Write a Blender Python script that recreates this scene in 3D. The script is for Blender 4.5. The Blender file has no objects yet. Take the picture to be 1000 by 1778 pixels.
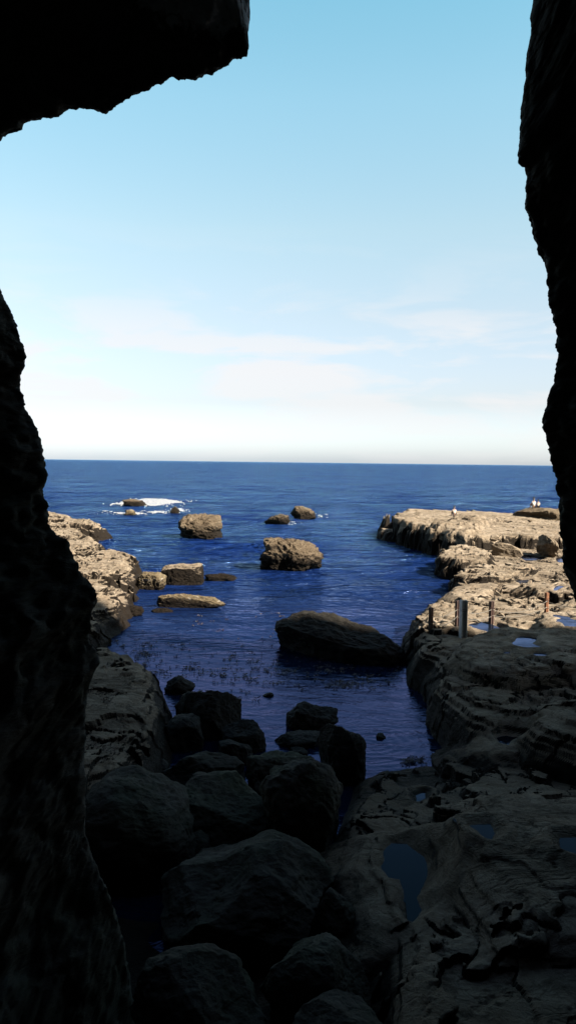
import bpy, bmesh, math, random
import numpy as np
R = math.radians
S = bpy.context.scene
COL = S.collection
random.seed(7)

# ------------------------------------------------------------------ camera
F = 1400.0                      # focal length in photo pixels (photo 1000 x 1778)
PITCH = math.atan(86.5 / F)
ROLL = R(0.72)
CAM = np.array([0.0, 0.0, 6.0])
_f = np.array([0, math.cos(PITCH), -math.sin(PITCH)])
_r0 = np.array([1.0, 0, 0]); _u0 = np.array([0, math.sin(PITCH), math.cos(PITCH)])
_r = _r0 * math.cos(ROLL) + _u0 * math.sin(ROLL)
_u = -_r0 * math.sin(ROLL) + _u0 * math.cos(ROLL)

def ray(px, py):
    return _f + _r * ((px - 500) / F) + _u * ((889 - py) / F)
def W(px, py, z=0.0):
    d = ray(px, py); t = (z - CAM[2]) / d[2]
    return CAM + d * t
def at(px, py, Y):
    d = ray(px, py); return CAM + d * (Y / d[1])
def project(P):
    q = P - CAM
    zf = q @ _f
    return 500 + F * (q @ _r) / zf, 889 - F * (q @ _u) / zf

from mathutils import Matrix
cam_d = bpy.data.cameras.new('camera'); cam = bpy.data.objects.new('camera', cam_d); COL.objects.link(cam)
M3 = Matrix(((_r[0], _u[0], -_f[0], CAM[0]), (_r[1], _u[1], -_f[1], CAM[1]), (_r[2], _u[2], -_f[2], CAM[2]), (0, 0, 0, 1)))
cam.matrix_world = M3
cam_d.sensor_fit = 'VERTICAL'; cam_d.sensor_height = 36.0; cam_d.lens = 36.0 * F / 1778
cam_d.clip_start = 0.05; cam_d.clip_end = 60000
S.camera = cam

# ------------------------------------------------------------------ noise
_rng = np.random.RandomState(11)
_perm = _rng.permutation(256); _perm = np.concatenate([_perm, _perm, _perm])
_g = _rng.normal(size=(256, 3)); _g /= np.linalg.norm(_g, axis=1)[:, None]
def perlin(P):
    I = np.floor(P).astype(np.int64); f = P - I
    u = f * f * f * (f * (f * 6 - 15) + 10)
    I &= 255
    out = 0
    for dx in (0, 1):
        wx = u[:, 0] if dx else 1 - u[:, 0]
        for dy in (0, 1):
            wy = u[:, 1] if dy else 1 - u[:, 1]
            for dz in (0, 1):
                wz = u[:, 2] if dz else 1 - u[:, 2]
                h = _perm[_perm[_perm[(I[:, 0] + dx) & 255] + ((I[:, 1] + dy) & 255)] + ((I[:, 2] + dz) & 255)]
                g = _g[h]
                out = out + wx * wy * wz * (g[:, 0] * (f[:, 0] - dx) + g[:, 1] * (f[:, 1] - dy) + g[:, 2] * (f[:, 2] - dz))
    return out * 1.6
def fbm(P, octs=4, gain=0.5, ridge=False):
    a = 1.0; s = 0; tot = 0
    Q = P.copy()
    for i in range(octs):
        n = perlin(Q)
        if ridge: n = 1 - 2 * np.abs(n)
        s = s + a * n; tot += a
        a *= gain; Q = Q * 2.03 + 17.3
    return s / tot
def _hash2(ix, iy, k):
    h = _perm[(_perm[(ix + k * 37) & 255] + iy) & 255]
    return h / 255.0
def cells(x, y):
    """2-D voronoi: returns F1, F2-F1, id"""
    ix = np.floor(x).astype(np.int64); iy = np.floor(y).astype(np.int64)
    f1 = np.full(x.shape, 9.0); f2 = np.full(x.shape, 9.0); idv = np.zeros(x.shape)
    for dx in (-1, 0, 1):
        for dy in (-1, 0, 1):
            jx = ix + dx; jy = iy + dy
            cx = jx + _hash2(jx, jy, 1); cy = jy + _hash2(jx, jy, 2)
            d = np.hypot(cx - x, cy - y); idn = _hash2(jx, jy, 3)
            m = d < f1
            f2 = np.where(m, f1, np.minimum(f2, d)); idv = np.where(m, idn, idv); f1 = np.where(m, d, f1)
    return f1, f2 - f1, idv
def sstep(a, b, x):
    t = np.clip((x - a) / (b - a), 0, 1); return t * t * (3 - 2 * t)
def sdf(poly, x, y):
    """signed distance, positive inside"""
    n = len(poly); d = np.full(x.shape, 1e9); ins = np.zeros(x.shape, bool)
    for i in range(n):
        ax, ay = poly[i][0], poly[i][1]; bx, by = poly[(i + 1) % n][0], poly[(i + 1) % n][1]
        ex, ey = bx - ax, by - ay
        t = np.clip(((x - ax) * ex + (y - ay) * ey) / (ex * ex + ey * ey + 1e-9), 0, 1)
        d = np.minimum(d, np.hypot(x - ax - t * ex, y - ay - t * ey))
        c = ((ay > y) != (by > y)) & (x < (bx - ax) * (y - ay) / ((by - ay) if abs(by - ay) > 1e-9 else 1e-9) + ax)
        ins ^= c
    return np.where(ins, d, -d)
def PW(pts, z=0.0):
    return [tuple(W(p[0], p[1], z)[:2]) for p in pts]

# ------------------------------------------------------------------ object helpers
def np_mesh(name, V, Fc, smooth=True):
    me = bpy.data.meshes.new(name)
    Fc = np.asarray(Fc, dtype=np.int32); k = Fc.shape[1]
    me.vertices.add(len(V)); me.vertices.foreach_set('co', np.asarray(V, dtype=np.float32).ravel())
    me.loops.add(Fc.size); me.loops.foreach_set('vertex_index', Fc.ravel())
    me.polygons.add(len(Fc)); me.polygons.foreach_set('loop_start', np.arange(0, Fc.size, k, dtype=np.int32))
    me.polygons.foreach_set('loop_total', np.full(len(Fc), k, dtype=np.int32))
    me.update(calc_edges=True); me.validate()
    me.polygons.foreach_set('use_smooth', np.full(len(Fc), smooth, dtype=bool)) if len(me.polygons) == len(Fc) else [setattr(p, 'use_smooth', smooth) for p in me.polygons]
    return me
def link(name, me, mat, parent=None):
    o = bpy.data.objects.new(name, me); COL.objects.link(o)
    if mat: me.materials.append(mat)
    if parent: o.parent = parent
    return o
def tag(o, label=None, cat=None, group=None, kind=None):
    if label: o['label'] = label
    if cat: o['category'] = cat
    if group: o['group'] = group
    if kind: o['kind'] = kind
    return o
def empty(name, loc):
    o = bpy.data.objects.new(name, None); COL.objects.link(o); o.location = loc; o.empty_display_size = 0.2; return o

# ------------------------------------------------------------------ materials
def nmat(name):
    m = bpy.data.materials.new(name); m.use_nodes = True
    nt = m.node_tree; nt.nodes.clear()
    out = nt.nodes.new('ShaderNodeOutputMaterial'); b = nt.nodes.new('ShaderNodeBsdfPrincipled')
    nt.links.new(b.outputs[0], out.inputs[0])
    return m, nt, b
def N(nt, t, **kw):
    n = nt.nodes.new(t)
    for k, v in kw.items(): setattr(n, k, v)
    return n
def noise(nt, vec, scale, detail=6, rough=0.55, dist=0.0):
    n = N(nt, 'ShaderNodeTexNoise'); n.inputs['Scale'].default_value = scale; n.inputs['Detail'].default_value = detail
    n.inputs['Roughness'].default_value = rough; n.inputs['Distortion'].default_value = dist
    nt.links.new(vec, n.inputs['Vector']); return n.outputs['Fac']
def ramp(nt, fac, stops, interp='LINEAR'):
    n = N(nt, 'ShaderNodeValToRGB'); n.color_ramp.interpolation = interp
    el = n.color_ramp.elements
    while len(el) < len(stops): el.new(0.5)
    for e, (p, c) in zip(el, stops):
        e.position = p; e.color = (c if len(c) == 4 else (*c, 1)) if isinstance(c, tuple) else (c, c, c, 1)
    nt.links.new(fac, n.inputs[0]); return n.outputs[0]
def mix(nt, fac, a, b, mode='MIX'):
    n = N(nt, 'ShaderNodeMix'); n.data_type = 'RGBA'; n.blend_type = mode
    for s, v in ((0, fac), (6, a), (7, b)):
        if isinstance(v, (int, float)): n.inputs[s].default_value = v
        elif isinstance(v, tuple): n.inputs[s].default_value = (*v, 1)
        else: nt.links.new(v, n.inputs[s])
    return n.outputs[2]
def mth(nt, op, a, b=None, c=None, clamp=False):
    n = N(nt, 'ShaderNodeMath'); n.operation = op; n.use_clamp = clamp
    for i, v in enumerate((a, b, c)):
        if v is None: continue
        if isinstance(v, (int, float)): n.inputs[i].default_value = v
        else: nt.links.new(v, n.inputs[i])
    return n.outputs[0]

def rock_mat(name, cols, wet=(0.25, 0.6), wetcol=(0.0075, 0.0055, 0.0038), speck=0.5, algae=0.0, fine=1.0, pale=0.0, bump=0.06, rough=0.9, crack=0.35, steepup=0.3, lines=0.0, palecol=(0.42,0.38,0.33)):
    m, nt, b = nmat(name)
    g = N(nt, 'ShaderNodeNewGeometry'); pos = g.outputs['Position']
    mp = N(nt, 'ShaderNodeMapping'); mp.inputs['Scale'].default_value = (1, 1, 2.6); mp.inputs['Rotation'].default_value = (R(9), R(-6), 0)
    nt.links.new(pos, mp.inputs[0]); pv = mp.outputs[0]
    n1 = noise(nt, pv, 0.55, 8, 0.6, 0.4); n2 = noise(nt, pv, 3.1 * fine, 8, 0.65, 0.6); n3 = noise(nt, pv, 19 * fine, 6, 0.7)
    c = ramp(nt, n1, [(0.32, cols[0]), (0.5, cols[1]), (0.68, cols[2])])
    c = mix(nt, ramp(nt, n2, [(0.36, 0.0), (0.62, 1.0)]), mix(nt, 1.0, c, (0.62, 0.58, 0.55), 'MULTIPLY'), c)
    c = mix(nt, mth(nt, 'MULTIPLY', ramp(nt, n3, [(0.52, 0.0), (0.66, 1.0)]), speck), c, mix(nt, 1.0, c, (0.3, 0.27, 0.25), 'MULTIPLY'))
    if pale:
        np_ = noise(nt, pv, 1.3, 8, 0.7, 1.0)
        c = mix(nt, mth(nt, 'MULTIPLY', ramp(nt, np_, [(0.56, 0.0), (0.64, 1.0)]), pale), c, palecol)
    if algae:
        na = noise(nt, pos, 0.8, 7, 0.65)
        c = mix(nt, mth(nt, 'MULTIPLY', ramp(nt, na, [(0.45, 0.0), (0.62, 1.0)]), algae), c, (0.040, 0.050, 0.030))
    lh = None
    if lines:                                                           # thin dark joints along the bedding
        ml = N(nt, 'ShaderNodeMapping'); ml.inputs['Scale'].default_value = (0.22, 1.0, 1.0); ml.inputs['Rotation'].default_value = (0, 0, R(-14)); nt.links.new(pos, ml.inputs[0])
        la = noise(nt, ml.outputs[0], 1.1, 5, 0.62, 0.9); lb = noise(nt, ml.outputs[0], 2.7, 4, 0.6, 1.2); lm = noise(nt, pos, 0.35, 3, 0.5)
        l1 = ramp(nt, mth(nt, 'ABSOLUTE', mth(nt, 'SUBTRACT', la, 0.5)), [(0.0, 1.0), (0.014, 0.0)])
        l2 = ramp(nt, mth(nt, 'ABSOLUTE', mth(nt, 'SUBTRACT', lb, 0.52)), [(0.0, 1.0), (0.012, 0.0)])
        lh = mth(nt, 'MULTIPLY', mth(nt, 'MAXIMUM', l1, l2), ramp(nt, lm, [(0.45, 0.0), (0.60, 1.0)]))
        c = mix(nt, mth(nt, 'MULTIPLY', lh, 0.75 * lines), c, (0.030, 0.024, 0.018))
    # wet, weed-grown tide band (by height above the water; steep faces darkened higher up)
    sx = N(nt, 'ShaderNodeSeparateXYZ'); nt.links.new(pos, sx.inputs[0])
    zz = mth(nt, 'ADD', sx.outputs[2], mth(nt, 'MULTIPLY_ADD', n2, -0.7, 0.35))
    zz = mth(nt, 'ADD', zz, mth(nt, 'MULTIPLY_ADD', n1, -0.6, 0.3))
    sn = N(nt, 'ShaderNodeSeparateXYZ'); nt.links.new(g.outputs['True Normal'], sn.inputs[0])
    zz = mth(nt, 'ADD', zz, mth(nt, 'MULTIPLY', mth(nt, 'ABSOLUTE', sn.outputs[2]), steepup))
    wfo = mth(nt, 'SUBTRACT', 1.0, mth(nt, 'DIVIDE', mth(nt, 'SUBTRACT', zz, wet[0]), wet[1] - wet[0], clamp=True))
    wc = mix(nt, n3, tuple(x * 0.5 for x in wetcol), tuple(x * 2.0 for x in wetcol))
    c = mix(nt, wfo, c, wc)
    nt.links.new(c, b.inputs['Base Color'])
    nt.links.new(mth(nt, 'MULTIPLY_ADD', wfo, -0.25, rough), b.inputs['Roughness'])
    b.inputs['Specular IOR Level'].default_value = 0.06
    vo = N(nt, 'ShaderNodeTexVoronoi'); vo.feature = 'DISTANCE_TO_EDGE'; vo.inputs['Scale'].default_value = 1.1
    vd = N(nt, 'ShaderNodeVectorMath'); vd.operation = 'ADD'
    nz = N(nt, 'ShaderNodeTexNoise'); nz.inputs['Scale'].default_value = 1.7; nz.inputs['Detail'].default_value = 5; nt.links.new(pv, nz.inputs['Vector'])
    nt.links.new(pv, vd.inputs[0]); nt.links.new(nz.outputs['Color'], vd.inputs[1]); nt.links.new(vd.outputs[0], vo.inputs['Vector'])
    cr = ramp(nt, vo.outputs[0], [(0.0, 0.0), (0.045, 1.0)])
    h = mth(nt, 'ADD', mth(nt, 'MULTIPLY', n2, 1.0), mth(nt, 'MULTIPLY', n3, 0.30))
    n4 = noise(nt, pv, 55 * fine, 4, 0.7)
    h = mth(nt, 'ADD', h, mth(nt, 'MULTIPLY', n4, 0.12)); h = mth(nt, 'ADD', h, mth(nt, 'MULTIPLY', cr, crack))
    if lh is not None: h = mth(nt, 'ADD', h, mth(nt, 'MULTIPLY', lh, -0.35))
    bp = N(nt, 'ShaderNodeBump'); bp.inputs['Strength'].default_value = 1.0; bp.inputs['Distance'].default_value = bump * 2
    nt.links.new(h, bp.inputs['Height']); nt.links.new(bp.outputs[0], b.inputs['Normal'])
    return m

M_SHELF = rock_mat('shelf_sandstone', [(0.120, 0.096, 0.070), (0.185, 0.151, 0.112), (0.250, 0.208, 0.160)], wet=(1.50, 1.80), steepup=1.3, lines=1.0, crack=0.12, speck=0.45, bump=0.06, pale=0.18, palecol=(0.20, 0.175, 0.14))
M_SEA   = rock_mat('sea_rock', [(0.070, 0.054, 0.038), (0.108, 0.084, 0.058), (0.155, 0.124, 0.088)], wet=(0.85, 1.2), steepup=0.5, speck=0.8, fine=1.2, crack=0.15, bump=0.09)
M_BARN  = rock_mat('barnacled_rock', [(0.095, 0.075, 0.046), (0.140, 0.112, 0.070), (0.185, 0.150, 0.100)], wet=(0.38, 0.62), steepup=0.5, crack=0.1, speck=0.8, fine=1.6, pale=0.75, bump=0.09, palecol=(0.30, 0.265, 0.22))
M_DARK  = rock_mat('shade_dark_rock', [(0.034, 0.032, 0.028), (0.052, 0.049, 0.042), (0.080, 0.074, 0.063)], wet=(0.35, 0.95), wetcol=(0.012, 0.011, 0.010), speck=0.3, algae=0.5, bump=0.02, crack=0.15)  # algae-dark rock, base colour lowered further to deepen the foreground shade
M_DRY   = rock_mat('dry_sandstone', [(0.120, 0.096, 0.070), (0.185, 0.151, 0.112), (0.250, 0.208, 0.160)], wet=(-9, -8), speck=0.4, bump=0.05, crack=0.1)
M_TIDE_SHADE  = rock_mat('tide_shade_rock', [(0.022, 0.021, 0.018), (0.032, 0.030, 0.026), (0.046, 0.043, 0.037)], wet=(1.0, 1.9), steepup=0.5, wetcol=(0.010, 0.009, 0.008), speck=0.3, bump=0.035, crack=0.1)  # wet tidal rock, extra shade put into its blackened colour
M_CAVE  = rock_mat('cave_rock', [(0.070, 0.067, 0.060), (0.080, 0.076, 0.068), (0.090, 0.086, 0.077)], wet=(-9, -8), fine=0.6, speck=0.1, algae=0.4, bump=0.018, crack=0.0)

def painted_lit_patch(m, centre, rad, col):
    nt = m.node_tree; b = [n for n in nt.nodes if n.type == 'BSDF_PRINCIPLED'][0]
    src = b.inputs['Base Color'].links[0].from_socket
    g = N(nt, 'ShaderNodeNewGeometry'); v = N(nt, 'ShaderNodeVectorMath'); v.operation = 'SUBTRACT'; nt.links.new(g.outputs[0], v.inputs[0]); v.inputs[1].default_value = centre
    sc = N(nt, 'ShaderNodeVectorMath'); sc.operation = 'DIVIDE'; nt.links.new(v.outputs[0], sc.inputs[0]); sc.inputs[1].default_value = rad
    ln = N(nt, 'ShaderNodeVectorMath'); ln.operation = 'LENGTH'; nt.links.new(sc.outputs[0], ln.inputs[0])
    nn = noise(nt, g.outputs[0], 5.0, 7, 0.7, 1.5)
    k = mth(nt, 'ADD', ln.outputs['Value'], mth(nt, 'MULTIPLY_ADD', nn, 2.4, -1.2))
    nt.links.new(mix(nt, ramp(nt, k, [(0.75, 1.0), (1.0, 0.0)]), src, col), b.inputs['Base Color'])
painted_lit_patch(M_CAVE, tuple(at(350, 22, 7.9)), (0.62, 2.0, 0.26), (0.42, 0.43, 0.45))  # skylit area of the roof lip, painted paler into the rock colour
def water_mat(name, deep, refl, refn, n0=22, n1=60, bump=1.0, rough=0.08, spec=0.5):
    m, nt, b = nmat(name)
    g = N(nt, 'ShaderNodeNewGeometry'); pos = g.outputs['Position']
    mp = N(nt, 'ShaderNodeMapping'); mp.inputs['Rotation'].default_value = (0, 0, R(12)); mp.inputs['Scale'].default_value = (0.45, 1.0, 1.0)
    nt.links.new(pos, mp.inputs[0]); pv = mp.outputs[0]
    sx = N(nt, 'ShaderNodeSeparateXYZ'); nt.links.new(pos, sx.inputs[0])
    near = N(nt, 'ShaderNodeMapRange'); near.interpolation_type = 'SMOOTHSTEP'; nt.links.new(sx.outputs[1], near.inputs[0])
    near.inputs[1].default_value = n0; near.inputs[2].default_value = n1; near.inputs[3].default_value = 0.0; near.inputs[4].default_value = 1.0
    a = noise(nt, pv, 0.09, 3, 0.5); bb = noise(nt, pv, 0.45, 4, 0.55, 0.6); c_ = noise(nt, pv, 2.1, 4, 0.6, 0.8); d_ = noise(nt, pv, 7.0, 3, 0.6)
    big = mth(nt, 'MULTIPLY', mth(nt, 'ADD', mth(nt, 'MULTIPLY', a, 4.0), mth(nt, 'MULTIPLY', bb, 4.5)), near.outputs[0])
    sm = mth(nt, 'ADD', mth(nt, 'MULTIPLY', c_, 0.85), mth(nt, 'MULTIPLY', d_, 0.06))
    sm = mth(nt, 'MULTIPLY', sm, mth(nt, 'MULTIPLY_ADD', near.outputs[0], 0.955, 0.045))
    iso = noise(nt, pos, 0.22, 4, 0.6, 0.4)
    big = mth(nt, 'ADD', big, mth(nt, 'MULTIPLY', mth(nt, 'MULTIPLY', iso, 3.0), near.outputs[0]))
    h = mth(nt, 'ADD', big, sm)
    bp = N(nt, 'ShaderNodeBump'); bp.inputs['Strength'].default_value = 1.0; bp.inputs['Distance'].default_value = 1.0 * bump
    nt.links.new(h, bp.inputs['Height'])
    nt.nodes.remove(b)
    out = [n for n in nt.nodes if n.type == 'OUTPUT_MATERIAL'][0]
    di = N(nt, 'ShaderNodeBsdfDiffuse'); gl = N(nt, 'ShaderNodeBsdfGlossy'); gl.inputs['Roughness'].default_value = rough
    pn = noise(nt, pv, 0.02, 4, 0.6)
    m2 = N(nt, 'ShaderNodeMapping'); m2.inputs['Scale'].default_value = (0.7, 1.0, 1.0); nt.links.new(pos, m2.inputs[0])
    fk = noise(nt, m2.outputs[0], 0.10, 9, 0.78, 0.3)
    flk = mth(nt, 'MULTIPLY_ADD', mth(nt, 'MULTIPLY_ADD', ramp(nt, fk, [(0.36, 0.0), (0.64, 1.0)]), 2.0, -0.9), near.outputs[0], 1.0)
    nt.links.new(mix(nt, near.outputs[0], (deep[0], deep[1] * 0.6, deep[2] * 0.35), mix(nt, ramp(nt, pn, [(0.35, 0.0), (0.65, 1.0)]), deep, tuple(x * 1.35 for x in deep))), di.inputs[0])
    nt.links.new(mix(nt, near.outputs[0], refn, refl), gl.inputs[0])
    for n in (di, gl): nt.links.new(bp.outputs[0], n.inputs['Normal'])
    fr = N(nt, 'ShaderNodeFresnel'); fr.inputs[0].default_value = 1.33; nt.links.new(bp.outputs[0], fr.inputs['Normal'])
    ms = N(nt, 'ShaderNodeMixShader'); nt.links.new(mth(nt, 'MULTIPLY', mth(nt, 'MULTIPLY', fr.outputs[0], flk), spec, clamp=True), ms.inputs[0])
    nt.links.new(di.outputs[0], ms.inputs[1]); nt.links.new(gl.outputs[0], ms.inputs[2]); nt.links.new(ms.outputs[0], out.inputs[0])
    return m
M_WATER = water_mat('sea_water', (0.0024, 0.0100, 0.056), (0.44, 0.76, 1.0), (0.31, 0.33, 0.68), bump=1.0, rough=0.07, spec=1.12)
M_POOL = water_mat('pool_water', (0.004, 0.006, 0.010), (0.50, 0.60, 1.0), (0.16, 0.19, 0.27), 9, 20, bump=0.012, rough=0.03, spec=0.9)

def simple(name, col, rough=0.7, metal=0.0, var=0.3, sc=12, bump=0.0):
    m, nt, b = nmat(name)
    g = N(nt, 'ShaderNodeTexCoord'); n = noise(nt, g.outputs['Object'], sc, 6, 0.65)
    c = mix(nt, ramp(nt, n, [(0.35, 0.0), (0.65, 1.0)]), tuple(x * (1 - var) for x in col), tuple(min(1, x * (1 + var)) for x in col))
    nt.links.new(c, b.inputs['Base Color']); b.inputs['Roughness'].default_value = rough; b.inputs['Metallic'].default_value = metal
    if bump:
        bp = N(nt, 'ShaderNodeBump'); bp.inputs['Distance'].default_value = bump; nt.links.new(n, bp.inputs['Height']); nt.links.new(bp.outputs[0], b.inputs['Normal'])
    return m

# ------------------------------------------------------------------ polar-ish grids
def polar_grid(d, ang):
    D, A = np.meshgrid(d, ang, indexing='ij')
    X = D * np.tan(A); Y = D
    nr, nc = D.shape
    i = np.arange((nr - 1) * nc).reshape(nr - 1, nc)[:, :-1].ravel()
    Fc = np.stack([i, i + 1, i + nc + 1, i + nc], 1)
    return X.ravel(), Y.ravel(), Fc

# ------------------------------------------------------------------ the rocky shore as a height field
# (polygon in photo pixels on the waterline z, top height, bank width)
def shore_height(x, y):
    P3 = np.stack([x, y, np.zeros_like(x)], 1)
    nr = 1 - sstep(14, 30, y)
    w1 = fbm(P3 * 0.55, 3); w2 = 0.5 * nr * fbm(P3 * 2.3 + 40, 4) + (1 - 0.5 * nr) * fbm(P3 * 1.9 + 40, 2)
    lowf = fbm(P3 * 0.13 + 9, 3)
    f1, edge, cid = cells(x * 0.33 + 0.5 * w1, y * 0.24 + 0.5 * w2)
    f1b, edgeb, cidb = cells(x * 1.1 + 0.9 * w1 + 50, y * 0.8 + 0.9 * w2)
    H = np.full(x.shape, -1.6)
    detail_amp = np.zeros(x.shape)
    def plate(poly, top, bank, z=0.0, tilt=(0, 0), jag=0.5, rough=1.0, low=-1.2, pool=None, pw=1.0):
        nonlocal H, detail_amp
        pp = PW(poly, z)
        xs = [p[0] for p in pp]; ys = [p[1] for p in pp]
        m = (x > min(xs) - 3) & (x < max(xs) + 3) & (y > min(ys) - 3) & (y < max(ys) + 3)
        if not m.any(): return
        xx, yy = x[m], y[m]
        sc = np.clip(yy / 40, 0.35, 1.0)
        s = sdf(pp, xx, yy) + jag * sc * (w1[m] * 1.1 + 0.12 * w2[m] + (cid[m] - 0.5) * 1.1 + (cidb[m] - 0.5) * 0.35)
        cx, cy = sum(xs) / len(xs), sum(ys) / len(ys)
        t = top + tilt[0] * (xx - cx) + tilt[1] * (yy - cy)
        u = np.clip(s / bank + 0.15, -1.2, 1)
        prof = np.where(u > 0, 1 - (1 - u) ** (2.8 * pw), u * 1.5)
        h = np.where(u > 0, (t + 0.25) * prof - 0.25, u * 1.2 - 0.25)
        hm = H[m]; win = h > hm
        H[m] = np.where(win, h, hm)
        da = detail_amp[m]; detail_amp[m] = np.where(win, rough * (0.35 + 0.65 * sstep(0.6, 1.0, prof)), da)
    # base of the gully and cove bottom
    H = np.maximum(H, -0.3 + (11.5 - y) * 0.16 + 0.25 * w1 - 0.8 * sstep(11.0, 14.5, y) - np.where(y > 13, 1.0, 0.0) * sstep(13, 15, y))
    H = np.where(y < 6, np.maximum(H, 0.9 + (6 - y) * 0.45 + 0.1 * w1), H)
    # far lit platform
    plate([(676, 930), (684, 920), (706, 914), (800, 911), (950, 913), (1160, 918), (1160, 975), (1000, 972), (905, 968), (858, 972), (812, 978), (790, 974), (762, 968), (735, 956), (704, 948), (684, 938)], 1.48, 0.7, jag=1.0, rough=0.5, tilt=(-0.045, 0.004))
    plate([(651, 932), (668, 920), (720, 920), (716, 950), (690, 945), (668, 940)], 0.75, 0.8, jag=0.4, rough=0.8)
    plate([(678, 930), (694, 915), (735, 914), (735, 940), (704, 942), (686, 936)], 1.72, 1.2, jag=0.5, rough=0.9)
    plate([(735, 958), (800, 935), (850, 945), (842, 970), (812, 978), (770, 970)], 1.98, 1.3, jag=0.5, rough=0.9)
    # middle lit shelf
    plate([(760, 992), (790, 976), (850, 958), (1200, 955), (1200, 1125), (740, 1125), (736, 1100), (765, 1062), (784, 1044), (783, 1026), (797, 1012), (775, 1004)], 0.62, 0.6, jag=0.45, rough=0.55)
    plate([(757, 999), (775, 980), (822, 976), (862, 990), (850, 1008), (800, 1012), (772, 1006)], 1.05, 0.5, jag=0.6, rough=0.9)
    plate([(783, 1034), (800, 1016), (870, 1010), (930, 1018), (900, 1038), (830, 1042)], 0.95, 0.7, jag=0.4, rough=0.8)
    plate([(750, 1075), (775, 1052), (840, 1044), (880, 1052), (860, 1078), (800, 1094)], 0.98, 0.9, jag=0.2, rough=0.35)
    plate([(880, 1085), (900, 1050), (960, 1030), (1080, 1030), (1080, 1080), (960, 1078)], 0.88, 0.8, jag=0.6, rough=0.8)
    # shaded shelf below the posts
    plate([(708, 1122), (712, 1192), (738, 1202), (740, 1257), (766, 1290), (800, 1332), (860, 1350), (1500, 1350), (1400, 1085), (800, 1085), (745, 1090), (728, 1112)], 0.92, 0.85, jag=0.30, rough=0.9)
    plate([(748, 1225), (790, 1180), (880, 1150), (1010, 1150), (1300, 1180), (1300, 1270), (1000, 1275), (900, 1280), (800, 1262)], 1.38, 1.0, jag=0.3, rough=0.5)
    plate([(950, 1150), (950, 1108), (975, 1092), (1100, 1095), (1200, 1120), (1100, 1175), (980, 1170)], 1.32, 0.9, jag=0.2, rough=0.4)
    # near shelf at right
    plate([(640, 1347), (608, 1372), (592, 1420), (560, 1500), (575, 1560), (640, 1640), (640, 1800), (640, 2100), (2400, 2100), (1800, 1340), (800, 1325), (720, 1330)], 0.62, 0.7, tilt=(0.03, -0.10), jag=0.3, rough=1.0)
    plate([(860, 1335), (930, 1300), (1100, 1290), (1400, 1300), (1400, 1400), (1000, 1420), (900, 1380)], 1.15, 0.9, jag=0.3, rough=0.8)
    plate([(700, 1500), (790, 1450), (1000, 1440), (1500, 1500), (1500, 1800), (800, 1850), (740, 1650)], 1.30, 1.4, z=0.4, jag=0.3, rough=0.7)
    # left shore, lit
    plate([(182, 935), (150, 944), (128, 946), (60, 950), (-300, 960), (-300, 905), (80, 903), (130, 914), (165, 924)], 1.0, 2.0, jag=0.5, rough=1.1)
    plate([(172, 970), (150, 975), (-200, 990), (-200, 940), (90, 940), (130, 948), (165, 960)], 0.9, 1.3, jag=0.5, rough=1.1)
    plate([(236, 1004), (232, 1030), (214, 1048), (240, 1062), (222, 1082), (190, 1112), (168, 1138), (140, 1150), (-300, 1160), (-300, 965), (110, 968), (200, 978), (228, 990)], 0.92, 1.4, jag=0.5, rough=0.9)
    # left shaded slab
    plate([(150, 1160), (222, 1168), (246, 1190), (274, 1206), (284, 1260), (280, 1350), (250, 1400), (150, 1450), (-500, 1450), (-500, 1160)], 0.80, 1.0, jag=0.45, rough=0.6)
    plate([(-600, 1500), (100, 1440), (180, 1540), (200, 1640), (190, 1800), (180, 2100), (-900, 2100)], 1.0, 1.6, z=0.3, tilt=(-0.12, 0), jag=0.2, rough=0.35)
    inland = sstep(-0.25, 0.3, H)
    # bedding steps and cracks
    det = 0.08 * w1 + 0.16 * (np.abs(w2) - 0.15) + nr * (0.06 * (np.abs(fbm(P3 * 6.5, 3)) - 0.1) + 0.018 * fbm(P3 * 19, 2)) + (1 - nr) * 0.06 * fbm(P3 * 3.6, 2)
    steps = (cid - 0.5) * 0.30 + (cidb - 0.5) * 0.15
    crack = -0.16 * (1 - sstep(0, 0.06, edge)) - 0.08 * (1 - sstep(0, 0.07, edgeb))
    strat = 0.11 * fbm(np.stack([x * 0.5 + y * 0.15, y * 1.5 - x * 0.3, 0 * x], 1), 4, 0.6, ridge=True)
    near = 0.45 + 0.55 * sstep(8, 16, y)
    H = H + inland * detail_amp * near * (det + steps + 0.45 * crack + 0.3 * strat)
    # thin bedding planes weather into small ledges
    st = 0.13; dip = 0.05 * x + 0.030 * y
    q = (H + dip + 0.03 * fbm(P3 * 1.4 + 70, 3)) / st; fr = q - np.floor(q)
    led = st * (np.floor(q) + sstep(0.72, 1.0, fr)) - dip
    H = H + inland * 0.75 * np.clip(detail_amp, 0, 1) * (led + 0.5 * st - H) * np.clip(near + 0.1, 0, 1)
    # rock pools: level basins
    for poly, lev in POOLS:
        pp = PW(poly, lev)
        xs = [p[0] for p in pp]; ys = [p[1] for p in pp]
        m = (x > min(xs) - 1.2) & (x < max(xs) + 1.2) & (y > min(ys) - 1.2) & (y < max(ys) + 1.2)
        if not m.any(): continue
        sc_ = np.clip(y[m] / 22, 0.4, 1.0); s = sdf(pp, x[m], y[m]) + sc_ * (0.30 * w2[m] + 0.12 * w1[m])
        tgt = lev - np.clip(s * 0.6, -0.10, 0.10) + 0.02 * w2[m]
        k = sstep(-0.45, -0.03, s)
        hp = H[m] * (1 - k) + tgt * k
        rim = lev + 0.015 + 0.03 * w2[m] - 0.6 * np.clip(-s - 0.30, 0, 9)
        H[m] = np.where(s < -0.06, np.maximum(hp, rim), hp)
    return H

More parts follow.
